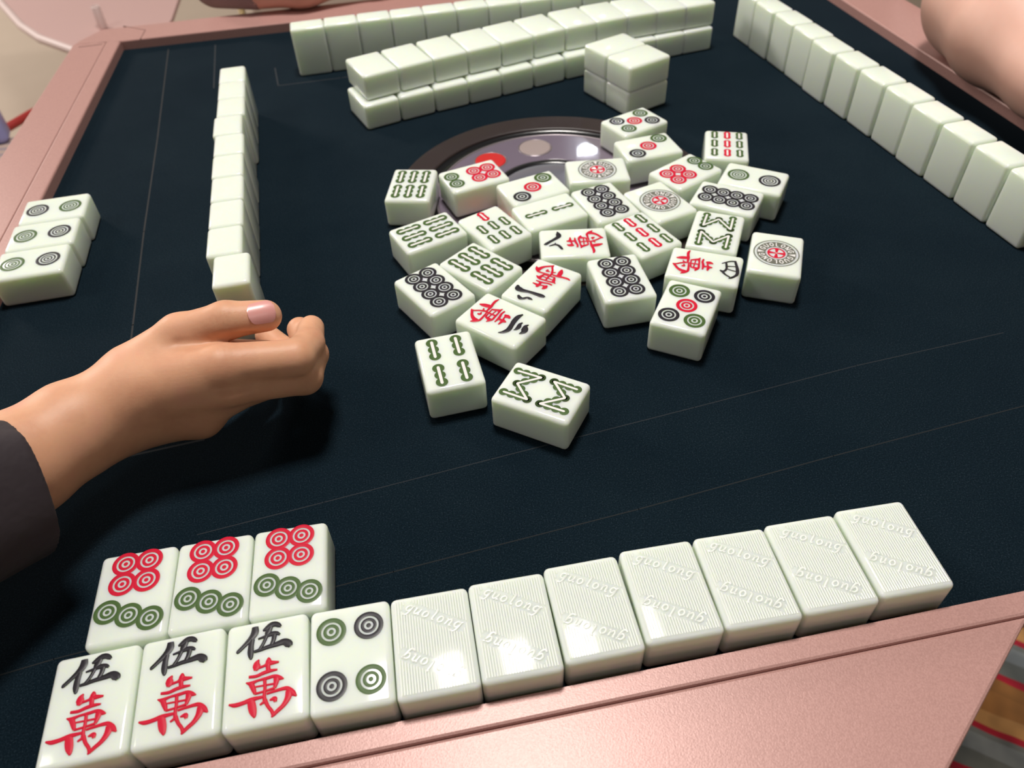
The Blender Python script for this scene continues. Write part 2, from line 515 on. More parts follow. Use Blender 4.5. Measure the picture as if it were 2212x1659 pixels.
GL = {"wu":[[[-4.59,18.47,2.04],[-4.65,16.0,2.53],[-5.99,13.82,2.01],[-8.26,11.53,1.49],[-10.65,9.31,1.31],[-11.26,8.93,0.49]],[[-5.5,13.37,1.67],[-5.86,10.67,1.82],[-5.9,7.94,1.97],[-5.75,5.87,1.3],[-6.1,5.28,0.65]],[[5.42,16.47,0.68],[4.61,17.19,1.53],[3.3,18.01,1.88],[1.69,18.0,2.05],[-0.2,16.8,1.7],[-1.56,16.21,0.68]],[[1.39,17.17,1.7],[0.48,15.23,2.02],[-0.11,13.6,1.34],[-1.29,10.72,1.16],[-2.64,8.6,1.15]],[[-3.27,13.06,0.73],[-0.75,13.56,1.07],[1.47,14.13,1.68],[3.7,14.0,1.51],[5.09,13.17,0.6]],[[2.91,13.64,1.68],[2.64,11.6,1.5],[1.89,9.68,1.32]],[[-4.66,8.08,0.98],[-2.48,8.39,1.31],[0.33,8.98,1.48],[3.79,9.44,1.82],[6.63,9.86,2.33],[8.39,8.61,2.65],[9.19,7.41,1.32]]],"wan":[[[-2.65,4.46,0.49],[-3.38,3.02,1.93],[-3.47,1.38,2.4],[-3.88,-0.01,0.96]],[[-2.53,1.01,0.96],[-0.39,1.44,0.96],[0.83,2.11,1.77],[2.7,1.97,1.35],[4.87,1.84,0.64]],[[0.92,4.5,0.65],[0.96,3.08,1.78],[0.81,0.79,1.44],[1.08,-1.25,1.43]],[[-6.15,-2.04,0.95],[-3.33,-2.25,1.14],[-0.91,-1.54,1.27],[1.54,-1.18,1.21],[4.37,-1.23,0.64]],[[-7.12,-4.18,0.38],[-5.36,-4.78,1.31],[-2.65,-4.18,0.88],[0.38,-3.96,1.13],[3.43,-3.71,1.14],[5.29,-4.92,1.42],[6.77,-5.56,0.38]],[[-5.21,-4.91,1.72],[-4.19,-7.51,1.49],[-3.57,-9.47,0.86]],[[4.21,-4.52,2.2],[3.86,-6.7,1.56],[3.39,-8.66,0.99]],[[-3.48,-6.56,0.62],[3.5,-6.78,0.75]],[[-3.67,-9.35,0.8],[-0.07,-9.03,0.8],[3.53,-8.54,0.93]],[[-0.27,-4.53,1.07],[-0.11,-7.76,1.05],[-0.26,-10.87,1.1],[0.06,-13.41,1.4]],[[0.56,-10.26,0.8],[3.56,-9.81,0.99],[6.57,-9.51,1.24],[8.24,-9.86,1.42],[9.92,-11.86,1.84],[11.43,-13.56,0.43]],[[8.85,-10.94,2.47],[8.22,-13.61,2.01],[6.66,-16.05,1.51],[4.61,-17.75,1.35],[3.02,-19.21,1.07],[2.6,-19.9,0.36]],[[0.03,-12.48,1.34],[1.15,-15.18,1.09],[2.53,-17.3,1.08],[3.01,-18.76,1.07]],[[1.68,-12.99,0.55],[3.47,-12.75,1.53],[3.8,-14.21,0.91]],[[-1.76,-14.1,0.67],[0.1,-12.96,1.16]],[[-12.88,-11.57,0.61],[-10.68,-12.25,1.39],[-8.03,-12.05,1.4],[-5.08,-11.39,1.46],[-2.4,-11.19,1.16],[-0.25,-11.12,0.86]],[[-5.09,-11.08,2.14],[-4.63,-13.64,2.48],[-4.15,-15.87,2.34],[-3.64,-17.79,1.37],[-3.6,-18.76,0.36]]],"er":[[[11.15,8.47,1.07],[9.31,10.8,3.37],[6.18,11.28,2.75],[1.81,10.39,1.97],[-2.87,10.04,2.3],[-6.05,9.94,2.5],[-8.23,10.07,1.25]],[[5.88,16.11,1.19],[3.66,17.75,2.08],[1.89,17.46,1.73],[0.23,15.46,1.46],[-1.72,15.46,1.59],[-3.59,15.76,0.41]]],"san":[[[-9.59,8.48,0.87],[-6.8,7.45,2.33],[-2.94,7.61,2.58],[0.91,8.45,2.29],[5.18,9.3,2.53],[8.4,8.09,1.81],[10.26,6.04,0.52]],[[-3.76,12.34,0.85],[-1.94,11.95,1.7],[0.47,12.71,2.21],[2.5,12.56,1.49],[3.96,11.83,0.39]],[[-4.2,16.26,0.52],[-2.4,15.53,1.89],[0.18,16.72,3.24],[2.23,17.23,2.51],[4.83,16.2,0.51]]],"ba":[[[11.69,9.54,0.63],[8.64,9.05,2.66],[6.17,9.24,2.49],[3.52,12.02,1.92],[0.93,15.24,1.84],[-1.29,17.72,1.84],[-1.21,18.74,0.55]],[[-3.46,15.76,0.55],[-2.37,13.36,1.28],[-1.98,11.7,1.53],[-3.23,9.7,1.52],[-6.06,8.29,1.51],[-7.78,7.61,0.84]],[[-0.42,11.55,0.61],[-2.16,11.95,1.34]]],"si":[[[-4.78,9.13,0.52],[-6.32,11.12,0.86],[-8.3,13.94,1.04],[-9.02,17.14,1.21]],[[-8.68,16.64,1.21],[-4.4,17.93,1.42],[-0.83,18.8,1.69],[3.25,19.09,1.56],[5.84,17.9,1.39],[7.87,16.01,1.39],[8.76,14.84,0.5]],[[1.94,9.17,1.02],[3.04,10.63,1.41],[5.46,12.69,1.12],[7.27,15.51,1.11]],[[-6.1,11.7,0.98],[-3.52,12.15,1.14],[-0.56,12.54,1.13],[1.95,11.78,1.27],[2.49,10.55,1.01]],[[-2.83,12.46,0.85],[-3.62,16.28,0.68],[-3.54,17.6,0.79]],[[-0.25,12.8,0.85],[0.43,15.49,0.85],[0.88,18.15,0.84]]]}
for g_ in GL.values():
    for st in g_:
        for p in st: p[2] *= 1.2
for st in GL['wan']:
    for p in st:
        p[1] = (p[1] + 8) * 0.95 - 7.3
UP = {'G': [[(.95, .78), (.5, 1), (.08, .7), (.08, .3), (.5, 0), (.95, .25), (.95, .5), (.6, .5)]],
      'U': [[(.1, 1), (.1, .3), (.5, 0), (.9, .3), (.9, 1)]],
      'O': [[(.5, 1), (.08, .7), (.08, .3), (.5, 0), (.92, .3), (.92, .7), (.5, 1)]],
      'L': [[(.2, 1), (.2, 0), (.85, 0)]],
      'N': [[(.1, 0), (.1, 1), (.9, 0), (.9, 1)]]}
LOW = {'g': [[(.75, .95), (.35, 1.0), (.08, .62), (.2, .2), (.5, .12), (.78, .5), (.86, .95), (.78, .3), (.55, -.45), (.2, -.62), (-.1, -.42)], [(.8, .95), (1.05, 1.08)]],
       'u': [[(0.02, .9), (.18, .98), (.12, .35), (.3, .03), (.55, .15), (.78, .5)], [(.84, 1.0), (.76, .3), (.8, .04), (.98, .12)]],
       'o': [[(.5, 1), (.15, .75), (.12, .28), (.42, 0), (.78, .25), (.82, .72), (.5, 1)]],
       'l': [[(.2, 1.5), (.42, 1.62), (.38, .8), (.34, .2), (.45, .02), (.62, .1)]],
       'n': [[(0.02, .88), (.2, .98), (.16, .3), (.1, 0)], [(.18, .6), (.4, .92), (.65, .98), (.76, .7), (.7, .2), (.78, .02), (.95, .1)]]}

def marks(key):
    """list of (part name, label, mesh) for one face design"""
    M5 = [M[c] for c in COLORS]
    out = []
    bm = bmesh.new()
    name, lab = 'engraved_dots', None
    D = lambda c, R, col: dot(bm, c, R, col)
    if key == 'd2':
        for y, c in ((10.6, 'green'), (-10.6, 'black')):
            for a_, b_ in ((.76, 1.0), (.50, .63), (.25, .37), (0, .12)): annulus(bm, (0, y), 7.3 * a_, 7.3 * b_, c, 32, 0.07)
    elif key == 'd3':
        D((-7.6, 11.6), 6.1, 'black'); D((0, 0), 6.1, 'red'); D((7.6, -11.6), 6.1, 'green')
    elif key == 'd4':
        for x, y, c in ((-7.2, 10.9, 'green'), (7.2, 10.9, 'black'), (-7.2, -10.8, 'black'), (7.2, -10.8, 'green')): D((x, y), 5.75, c)
    elif key == 'd5':
        for x, y, c in ((-7.2, 11.4, 'green'), (7.2, 11.4, 'black'), (0, 0, 'red'), (-7.2, -11.2, 'black'), (7.2, -11.2, 'green')): D((x, y), 5.9, c)
    elif key == 'd6':
        for x in (-5.1, 5.1):
            D((x, 14.6), 5.4, 'green')
            for y in (-2.4, -12.6): D((x, y), 5.65, 'red')
    elif key == 'd7':
        for x in (-4.8, 4.8):
            for y in (15.3, 5.7): D((x, y), 5.5, 'red')
        for x, y in ((-8.6, -6.4), (0, -9.4), (8.6, -12.4)): D((x, y), 5.35, 'green')
    elif key == 'd8':
        for x in (-4.9, 4.9):
            for y in (14.1, 5.0, -4.0, -13.0): D((x, y), 5.35, 'black')
    elif key == 'd1':
        annulus(bm, (0, 0), 12.7, 13.4, 'grey', 64, 0.08)
        annulus(bm, (0, 0), 6.3, 11.4, 'grey', 64, 0.06)
        annulus(bm, (0, 0), 4.3, 5.3, 'red', 48, 0.1)
        for k in range(4):
            a = math.pi / 2 * k
            ribbon(bm, [(0.5 * math.cos(a), 0.5 * math.sin(a), 1.0), (4.5 * math.cos(a), 4.5 * math.sin(a), 2.4)], 'red', 0.08, False)
        for s in range(2):
            for i, ch in enumerate('GUOLONG'):
                ca = math.radians(180 * s + 90 - (i - 3) * 22.5)
                for st in UP[ch]:
                    pts = []
                    for (u_, v_) in st:
                        ang = ca - (u_ - 0.5) * math.radians(14.5)
                        rr = 7.1 + v_ * 3.5
                        pts.append((rr * math.cos(ang), rr * math.sin(ang)))
                    for a_, c_ in zip(pts[:-1], pts[1:]):
                        ribbon(bm, [(*a_, 0.62), (*c_, 0.62)], 'cream', 0.06, False, 0.05)
        for s in (1, -1):
            ribbon(bm, [(s * 7.0, 0, 0.2), (s * 10.9, 0, 2.6)], 'cream', 0.06, False, 0.05)
    elif key[0] == 'b':
        name = 'engraved_bamboo'
        if key == 'b2':
            for y in (9.6, -9.6): stick(bm, (0, y), 15.8, 2.75, 'green')
        elif key == 'b4':
            for x in (-6.5, 6.5):
                for y in (9.9, -10.2): stick(bm, (x, y), 17.0, 3.2, 'green')
        elif key == 'b6':
            for x in (-8.6, 0, 8.6):
                for y in (9.6, -9.4): stick(bm, (x, y), 17.0, 3.2, 'green')
        elif key == 'b7':
            stick(bm, (0.2, 13.7), 11.2, 2.6, 'red')
            for x in (-8.3, 0.2, 8.6):
                for y in (1.2, -11.9): stick(bm, (x, y), 11.0, 2.6, 'green')
        elif key == 'b9':
            for x in (-8.6, 0.4, 9.0):
                for y in (13.7, 0.9, -12.2): stick(bm, (x, y), 11.0, 2.6, 'red' if x == 0.4 else 'green')
        elif key == 'b8':
            lobed(bm, [(-8.2, 16.2), (-8.6, 3.5), (-0.2, 13.0), (8.3, 3.3), (8.2, 16.2)], 2.5, 'green')
            lobed(bm, [(-8.2, -16.6), (-8.5, -3.7), (0.2, -13.1), (8.4, -3.8), (8.3, -16.8)], 2.5, 'green')
    elif key[0] == 'w':
        for st in GL[{'w5': 'wu', 'w2': 'er', 'w3': 'san', 'w4': 'si', 'w8': 'ba'}[key]]:
            ribbon(bm, st, 'black', 0.28)
        out.append(('engraved_numeral', 'black engraved numeral', mesh_from(bm, 'engraved_numeral', M5)))
        bm = bmesh.new()
        for st in GL['wan']: ribbon(bm, st, 'red', 0.28)
        name, lab = 'engraved_character', 'red engraved character'
    elif key == 'ribs':
        ca, sa = math.cos(math.radians(-30.5)), math.sin(math.radians(-30.5))
        texts = [((1.0, 10.0), 1), ((-1.6, -8.9), -1)]
        def in_text(x, y):
            for (cx, cy), s in texts:
                dx, dy = x - cx, y - cy
                u_, v_ = dx * ca + dy * sa, -dx * sa + dy * ca
                if abs(u_) < 13.2 and -2.5 < s * v_ - 0.1 < 2.6: return True
            return False
        for i in range(27):
            x = (i - 13) * 1.03
            y0 = None
            ys = np.arange(-18.9, 18.91, 0.3)
            for k, y in enumerate(ys):
                ok = not in_text(x, y)
                if ok and y0 is None: y0 = y
                if (not ok or k == len(ys) - 1) and y0 is not None:
                    if y - y0 > 0.5: ribbon(bm, [(x, y0, 0.58), (x, y, 0.58)], 'red', 0.14, False)
                    y0 = None
        rib = mesh_from(bm, 'ribbing', [M['rib']])
        for p in rib.polygons: p.material_index = 0
        out.append(('ribbing', 'fine raised ribs', rib))
        bm = bmesh.new()
        sc = 2.7
        for (cx, cy), s in texts:
            x0 = -12.0
            for i, ch in enumerate('guolong'):
                adv = {'l': 2.9}.get(ch, 3.55)
                for st in LOW[ch]:
                    pts = []
                    for (u_, v_) in st:
                        uu = x0 + (u_ + 0.18 * v_) * sc
                        vv = (v_ - 0.5) * sc
                        lx, ly = s * uu, s * vv
                        pts.append((cx + lx * ca - ly * sa, cy + lx * sa + ly * ca, 0.85))
                    ribbon(bm, pts, 'red', 0.22, True, 0, 3)
                x0 += adv
        let = mesh_from(bm, 'raised_lettering', [M['rib']])
        for p in let.polygons: p.material_index = 0
        out.append(('raised_lettering', 'raised slanting letters', let))
        return out
    out.append((name, lab, mesh_from(bm, name, M5)))
    return out
MARKS = {}
def tile(x, y, deg, label, group=None, key=None, z=0.0, me=None):
    o = link('mahjong_tile', me or TILE)
    o.location = (x * MM, y * MM, TZ + z * MM)
    o.rotation_euler = (0, 0, math.radians(deg))
    tag(o, label, 'mahjong tile', group)
    if key:
        if key not in MARKS: MARKS[key] = marks(key)
        for n, lab, mm_ in MARKS[key]:
            c = link(n, mm_, o)
            if lab: c['label'] = lab
    return o
def standing(x, y, deg, label, group):
    """tile on its short edge; x, y = middle of the foot, deg = direction of its width"""
    o = link('mahjong_tile', TILE_N)
    o.rotation_euler = (math.radians(90), 0, math.radians(deg))
    a = math.radians(deg)
    n = Vector((-math.sin(a), math.cos(a)))       # body runs from +T/2 to -T/2 across
    o.location = (x * MM + n.x * TT / 2 * MM, y * MM + n.y * TT / 2 * MM, TZ + TH / 2 * MM)
    tag(o, label, 'mahjong tile', group)
    return o

# ------------------------------------------------------------------ discarded tiles, face up in the middle
DIS = [
 ('b6', 160.47, 358.52, -13.47, 'six-bamboo tile at the far left corner of the discards, left of a six-dot tile'),
 ('d6', 204.44, 360.93, 105.83, 'six-dot tile by the red console button, its two green dots on the left'),
 ('d3', 241.92, 336.17, 106.0, 'three-dot tile just behind the two-bamboo tile'),
 ('b2', 247.3, 304.97, -74.66, 'two-bamboo tile with two green sticks end to end'),
 ('b6', 166.65, 298.34, -68.92, 'six-bamboo tile on the left side of the discards, its sticks lying sideways'),
 ('b7', 209.23, 294.65, 24.58, 'seven-bamboo tile with one red stick above six green ones'),
 ('b6', 194.89, 255.49, 38.37, 'six-bamboo tile squeezed between the left eight-dot tile and the two-character tile'),
 ('d8', 165.12, 239.52, 27.9, 'eight-dot tile at the left edge of the discards beside a six-bamboo tile'),
 ('w2', 227.47, 229.93, 137.3, 'two-character tile with two black strokes and a red character'),
 ('w3', 199.03, 203.77, -135.72, 'three-character tile with three black strokes and a red character'),
 ('b4', 167.19, 176.24, 4.65, 'four-bamboo tile at the near left of the discards'),
 ('b8', 210.33, 144.18, -125.7, 'eight-bamboo zigzag tile nearest the viewer among the discards'),
 ('d1', 290.27, 348.8, -95.3, 'one-dot tile with a round medallion lying on the round console'),
 ('d5', 335.37, 413.3, -66.72, 'five-dot tile farthest back, in front of the stack of four blank tiles'),
 ('d3', 334.37, 373.46, 97.6, 'three-dot tile directly in front of the farthest five-dot tile'),
 ('d6', 349.31, 333.95, -61.45, 'six-dot tile with its four red dots on the near left, beside the two-dot discard'),
 ('b9', 389.65, 362.35, -20.11, 'nine-bamboo tile at the far right of the discards, red middle column'),
 ('d2', 390.86, 314.3, 54.25, 'two-dot tile on the right of the discards, one green and one black dot'),
 ('d1', 320.7, 300.89, 17.89, 'one-dot medallion tile in the middle of the discards, right of an eight-dot tile'),
 ('d8', 285.4, 308.16, 13.48, 'eight-dot tile in the middle of the discards between the two-bamboo and a one-dot tile'),
 ('d8', 364.56, 294.83, -126.5, 'eight-dot tile lying sideways against the two-dot discard'),
 ('b8', 344.21, 260.03, -29.0, 'eight-bamboo zigzag tile behind the four-character tile'),
 ('b9', 298.92, 266.97, 20.51, 'nine-bamboo tile right of the eight-character tile, red middle row'),
 ('w8', 255.03, 266.85, 82.3, 'eight-character tile lying sideways, two black strokes at its left end'),
 ('w4', 325.06, 226.59, -118.14, 'four-character tile lying sideways, black numeral at its right end'),
 ('d1', 370.71, 229.58, -26.93, 'one-dot medallion tile at the near right edge of the discards'),
 ('d8', 274.18, 226.7, 1.72, 'eight-dot tile at the near middle of the discards, left of the near five-dot tile'),
 ('d5', 302.82, 193.44, -33.13, 'five-dot tile at the near right of the discards, in front of the four-character tile'),
]
for k, x, y, a, lab in DIS:
    tile(x, y, a, lab, 'face-up discards in the middle of the table', k)

# three 2-dot tiles on the left rail side
for x, y, a, lab in [(-83.0, 382.0, -86.3, 'farthest of the three two-dot tiles by the left rail, black dot on the left'),
                     (-82.6, 350.4, 93.7, 'middle one of the three two-dot tiles by the left rail'),
                     (-81.9, 318.9, 93.9, 'nearest of the three two-dot tiles by the left rail, above the hand')]:
    tile(x, y, a, lab, 'two-dot set at the left rail', 'd2')
# front rows
for x, y, a, lab in [(25.6, 63.6, 1.5, 'left one of the three seven-dot tiles in the second row'),
                     (57.0, 63.8, 0.8, 'middle one of the three seven-dot tiles in the second row'),
                     (88.45, 64.1, 0.1, 'right one of the three seven-dot tiles in the second row')]:
    tile(x, y, a, lab, 'seven-dot set at the front left', 'd7')
for x, y, a, lab in [(18.2, 19.7, 2.7, 'left one of the three five-character tiles in the front row'),
                     (49.9, 20.9, 2.6, 'middle one of the three five-character tiles in the front row'),
                     (81.66, 21.3, 1.8, 'right one of the three five-character tiles in the front row')]:
    tile(x, y, a, lab, 'five-character set at the front left', 'w5')
tile(113.28, 21.3, 0.55, 'four-dot tile in the front row between a five-character tile and the ribbed backs', None, 'd4')
ORD = ['first', 'second', 'third', 'fourth', 'fifth', 'sixth', 'seventh', 'eighth', 'ninth', 'tenth', 'eleventh', 'twelfth']
for i, (x, y, a) in enumerate([(144.72, 21.17, 0.6), (176.02, 22.11, 0.43), (207.58, 24.15, 1.21), (239.56, 25.89, 0.05), (271.28, 26.02, -0.6), (303.02, 26.79, -0.05), (335.1, 28.08, -0.25)]):
    where = ('face-down ribbed tile right beside the four-dot tile' if i == 0 else
             'face-down ribbed tile at the right end of the front row' if i == 6 else
             f'face-down ribbed tile in the front row, {ORD[i]} to the right of the four-dot tile')
    tile(x, y, a, where, 'face-down hand in the front row', 'ribs')

# ------------------------------------------------------------------ standing and stacked rows
def row(x0, y0, deg, pitch, n, side, offs, labels, group, face=0):
    a = math.radians(deg)
    d = Vector((math.cos(a), math.sin(a)))
    nn = Vector((-d.y, d.x)) * side
    for i in range(n):
        p = Vector((x0, y0)) + d * pitch * (i + 0.5) + nn * (TT / 2 + offs.get(i, 0.0))
        standing(p.x, p.y, deg + face, labels(i), group)
lab_left = lambda i: ('blank tile at the near end of the left standing row, beside the thumb' if i == 9 else 'blank tile at the far end of the left standing row' if i == 0 else
                      f'blank upright tile in the left row, {ORD[i]} from its far end')
row(38.9, 541.5, -85.83, 30.45, 10, -1, {3: -(-1.6), 4: 0.2, 5: 0.4, 8: 0.2, 9: -4.2}, lab_left, 'left standing row of blank tiles')
lab_right = lambda i: ('blank upright tile at the far end of the right standing row' if i == 0 else 'nearest blank tile of the right standing row, cut by the picture edge' if i == 11 else
                       f'blank upright tile in the right row, {ORD[i]} from its far end')
row(488.2, 602.5, -83.0, 31.6, 12, 1, {0: .4, 1: -.3, 2: .5, 4: -1.6, 5: -.6, 6: .2, 7: .6, 8: -.4, 9: -.2}, lab_right, 'right standing row of blank tiles', 180)
lab_rear = lambda i: ('blank upright tile at the left end of the rear row' if i == 0 else f'blank upright tile in the rear row, {ORD[i]} from its left end')
row(72.6, 610.5, 4.2, 30.4, 10, 1, {0: -1.0, 2: .5, 5: .4}, lab_rear, 'rear standing row of blank tiles', 180)

UPF = [(134.3, 494.9), (163.6, 505.7), (193.1, 516.1), (222.7, 525.5), (252.7, 534.4), (282.8, 544.2), (312.4, 553.6), (342.8, 560.6), (372.0, 566.5), (400.6, 570.9), (428.9, 575.0), (457.4, 579.6)]
LOF = [(131.6, 486.9), (160.6, 497.0), (190.7, 506.4), (220.4, 514.9), (250.2, 523.6), (280.0, 533.0), (310.6, 542.6), (340.8, 551.0), (370.4, 558.5), (399.6, 564.4), (428.4, 570.3), (457.3, 576.2)]
for tier, F_, z in (('lower', LOF, 0.0), ('upper', UPF, TT + 0.15)):
    for i in range(11):
        (xa, ya), (xb, yb) = F_[i], F_[i + 1]
        a = math.atan2(yb - ya, xb - xa)
        x = (xa + xb) / 2 - math.sin(a) * TH / 2
        y = (ya + yb) / 2 + math.cos(a) * TH / 2
        where = 'at the left end' if i == 0 else 'at the right end' if i == 10 else f'in the {ORD[i]} stack from the left'
        tile(x, y, math.degrees(a), f'blank {tier}-tier tile of the double wall, {where}', 'double wall of blank tiles', None, z, TILE_N)
# block of four
bd = math.radians(23.7)
for tier, z, sx, sy in (('lower', 0.0, 0.6, 1.2), ('upper', TT + 0.15, 0.0, 0.0)):
    for s, wh in ((-1, 'left rear'), (1, 'right front')):
        dx, dy = math.sin(bd) * 15.4 * s, -math.cos(bd) * 15.4 * s
        tile(350.6 + sx + dx, 495.2 + sy + dy, math.degrees(bd) - 90, f'blank {tier} tile at the {wh} of the four-tile block before the double wall', 'block of four blank tiles', None, z, TILE_N)

# ------------------------------------------------------------------ people: smooth blended bodies
def smin(a, b_, k):
    h = np.clip(0.5 + 0.5 * (b_ - a) / k, 0, 1)
    return b_ * (1 - h) + a * h - k * h * (1 - h)
def cone(P, a, b_, ra, rb):
    a = np.array(a, float); b_ = np.array(b_, float)
    ab = b_ - a
    t = np.clip(((P - a) @ ab) / (ab @ ab), 0, 1)
    d = np.linalg.norm(P - (a + t[..., None] * ab), axis=-1)
    return d - (ra + (rb - ra) * t)
def surface(fn, lo, hi, h):
    """polygonise fn < 0 (mm) inside the box lo..hi with cell size h; returns verts, quads"""
    ax = [np.arange(lo[i], hi[i] + h, h) for i in range(3)]
    X = np.stack(np.meshgrid(*ax, indexing='ij'), -1).astype(np.float32)
    F = fn(X).astype(np.float32)
    nx, ny, nz = F.shape
    S = F < 0
    c = [(i, j, k) for i in (0, 1) for j in (0, 1) for k in (0, 1)]
    sl_ = lambda A, o: A[o[0]:nx - 1 + o[0], o[1]:ny - 1 + o[1], o[2]:nz - 1 + o[2]]
    cnt = sum(sl_(S, o).astype(np.int8) for o in c)
    act = (cnt > 0) & (cnt < 8)
    idx = -np.ones(act.shape, np.int64)
    I = np.argwhere(act)
    idx[act] = np.arange(len(I))
    acc = np.zeros((len(I), 3)); num = np.zeros(len(I))
    for o in c:
        for d in range(3):
            if o[d]: continue
            o2 = list(o); o2[d] = 1
            fa = F[I[:, 0] + o[0], I[:, 1] + o[1], I[:, 2] + o[2]]
            fb = F[I[:, 0] + o2[0], I[:, 1] + o2[1], I[:, 2] + o2[2]]
            cr = (fa < 0) != (fb < 0)
            t = np.where(cr, fa / np.where(fa == fb, 1, fa - fb), 0)
            p = np.array(o, float)[None].repeat(len(I), 0)
            p[:, d] += t
            acc[cr] += p[cr]; num[cr] += 1
    V = (I + acc / num[:, None]) * h + np.array([a[0] for a in ax])
    Q = []
    for d in range(3):
        e1, e2 = [x for x in range(3) if x != d]
        A = [slice(None)] * 3; B = [slice(None)] * 3
        A[d] = slice(0, -1); B[d] = slice(1, None)
        cr = S[tuple(A)] != S[tuple(B)]
        E_ = np.argwhere(cr)
        ok = (E_[:, e1] > 0) & (E_[:, e2] > 0) & (E_[:, e1] < F.shape[e1] - 1) & (E_[:, e2] < F.shape[e2] - 1)
        E_ = E_[ok]
        inside = S[E_[:, 0], E_[:, 1], E_[:, 2]]
        def g(a, b2):
            J = E_.copy(); J[:, e1] += a; J[:, e2] += b2
            return idx[J[:, 0], J[:, 1], J[:, 2]]
        q = np.stack([g(-1, -1), g(0, -1), g(0, 0), g(-1, 0)], 1)
        flip = inside if d != 1 else ~inside
        q[~flip] = q[~flip][:, ::-1]
        Q.append(q)
    return V, np.concatenate(Q)
def sdf_obj(name, fn, lo, hi, h, m, parent=None, smooth_it=1):
    V, Q = surface(fn, lo, hi, h)
    Q = Q[(Q >= 0).all(1)]
    for _ in range(smooth_it):                       # a light relax so that no grid shows
        s = np.zeros_like(V); n = np.zeros(len(V))
        for a, c2 in ((0, 1), (1, 2), (2, 3), (3, 0)):
            np.add.at(s, Q[:, a], V[Q[:, c2]]); np.add.at(n, Q[:, a], 1)
            np.add.at(s, Q[:, c2], V[Q[:, a]]); np.add.at(n, Q[:, c2], 1)
        V = V * 0.5 + 0.5 * s / np.maximum(n, 1)[:, None]
    me = bpy.data.meshes.new(name)
    me.from_pydata((V * MM).tolist(), [], Q.tolist())
    me.materials.append(m)
    for p in me.polygons: p.use_smooth = True
    me.update()
    return link(name, me, parent)

H = {
'F0': (-66, 55, 66), 'F1': (-25.3, 124.3, 42.0), 'F2': (-6.3, 144.3, 40.0), 'W': (11.3, 156.5, 40.0),
'CMC': (21.2, 167.0, 50.0), 'TM': (43.2, 174.2, 62.2), 'TI': (65.9, 174.5, 67.0), 'TT': (84.0, 175.3, 66.0),
'IA': (20.3, 154.7, 50.0), 'IM': (62.4, 155.5, 56.0), 'IP': (95.6, 158.8, 52.0), 'ID': (100.1, 173.5, 47.0), 'IT': (100.2, 190.2, 43.0),
'MA': (18.2, 153.4, 44.0), 'MM': (64.3, 153.5, 46.0), 'MP': (95.9, 161.0, 37.0), 'MD': (99.6, 177.8, 36.0), 'MT': (93.0, 196.1, 38.0),
'RA': (16.2, 153.9, 36.0), 'RM': (58.1, 159.2, 34.0), 'RP': (84.6, 176.3, 25.0), 'RD': (82.5, 196.3, 24.0), 'RT': (73.0, 206.9, 28.0),
'PA': (13.4, 156.7, 27.0), 'PM': (47.3, 163.1, 23.0), 'PP': (66.7, 183.1, 14.0), 'PD': (69.4, 198.8, 14.0), 'PT': (62.5, 207.1, 18.0),
'HY': (43.7, 155.4, 28.0)}
def chain(P, names, radii, k):
    d = None
    for i in range(len(names) - 1):
        c = cone(P, H[names[i]], H[names[i + 1]], radii[i], radii[i + 1])
        d = c if d is None else smin(d, c, k)
    return d
FUR = [(44.8, 162.7, 67.5), (59.9, 162.2, 66.0), (77.2, 167.9, 62.0)]
def hand_fn(P):
    arm = chain(P, ['F0', 'F1', 'F2', 'W'], [27, 22.5, 21, 17.5], 8)
    palm = chain(P, ['IA', 'IM'], [13.5, 10.5], 4)
    for n, r in ((['MA', 'MM'], [13.5, 10.3]), (['RA', 'RM'], [13.5, 9.8]), (['PA', 'HY', 'PM'], [13, 12, 9.3])):
        palm = smin(palm, chain(P, n, r, 4), 7)
    palm = smin(palm, cone(P, (28, 168, 40), (56, 170, 40), 14, 11), 10)          # palm pads
    palm = smin(palm, cone(P, H['CMC'], H['TM'], 14.0, 9.8), 10)                    # thumb base
    palm = smin(palm, cone(P, (56, 172, 48), (80, 173, 46), 9, 5.5), 6)           # web towards the index
    d = smin(arm, palm, 14)
    thumb = chain(P, ['TM', 'TI', 'TT'], [9.6, 8.8, 7.5], 3)
    d = smin(d, thumb, 4)
    idx_ = chain(P, ['IM', 'IP', 'ID', 'IT'], [10.2, 8.7, 7.5, 6.4], 2)
    mid = chain(P, ['MM', 'MP', 'MD', 'MT'], [10.0, 8.8, 7.6, 6.6], 2)
    ring = chain(P, ['RM', 'RP', 'RD', 'RT'], [9.5, 8.2, 7.2, 6.3], 2)
    pin = chain(P, ['PM', 'PP', 'PD', 'PT'], [8.8, 7.0, 6.2, 5.5], 2)
    for f in (idx_, mid, ring, pin):
        d = smin(d, f, 2.6)
    # furrow under the thumb, dimple between the knuckles
    d = -smin(-d, cone(P, FUR[0], FUR[1], 0.9, 1.1), 2.2)
    d = -smin(-d, cone(P, FUR[1], FUR[2], 1.1, 1.4), 2.2)
    d = -smin(-d, cone(P, (62, 142.5, 51.5), (73, 144.0, 49.5), 1.0, 0.5), 5)
    return d
person_l = sdf_obj('person', hand_fn, (-76, 40, 0.6), (118, 222, 92), 0.95, M['skin'])
person_l.location = (0, 0, TZ)
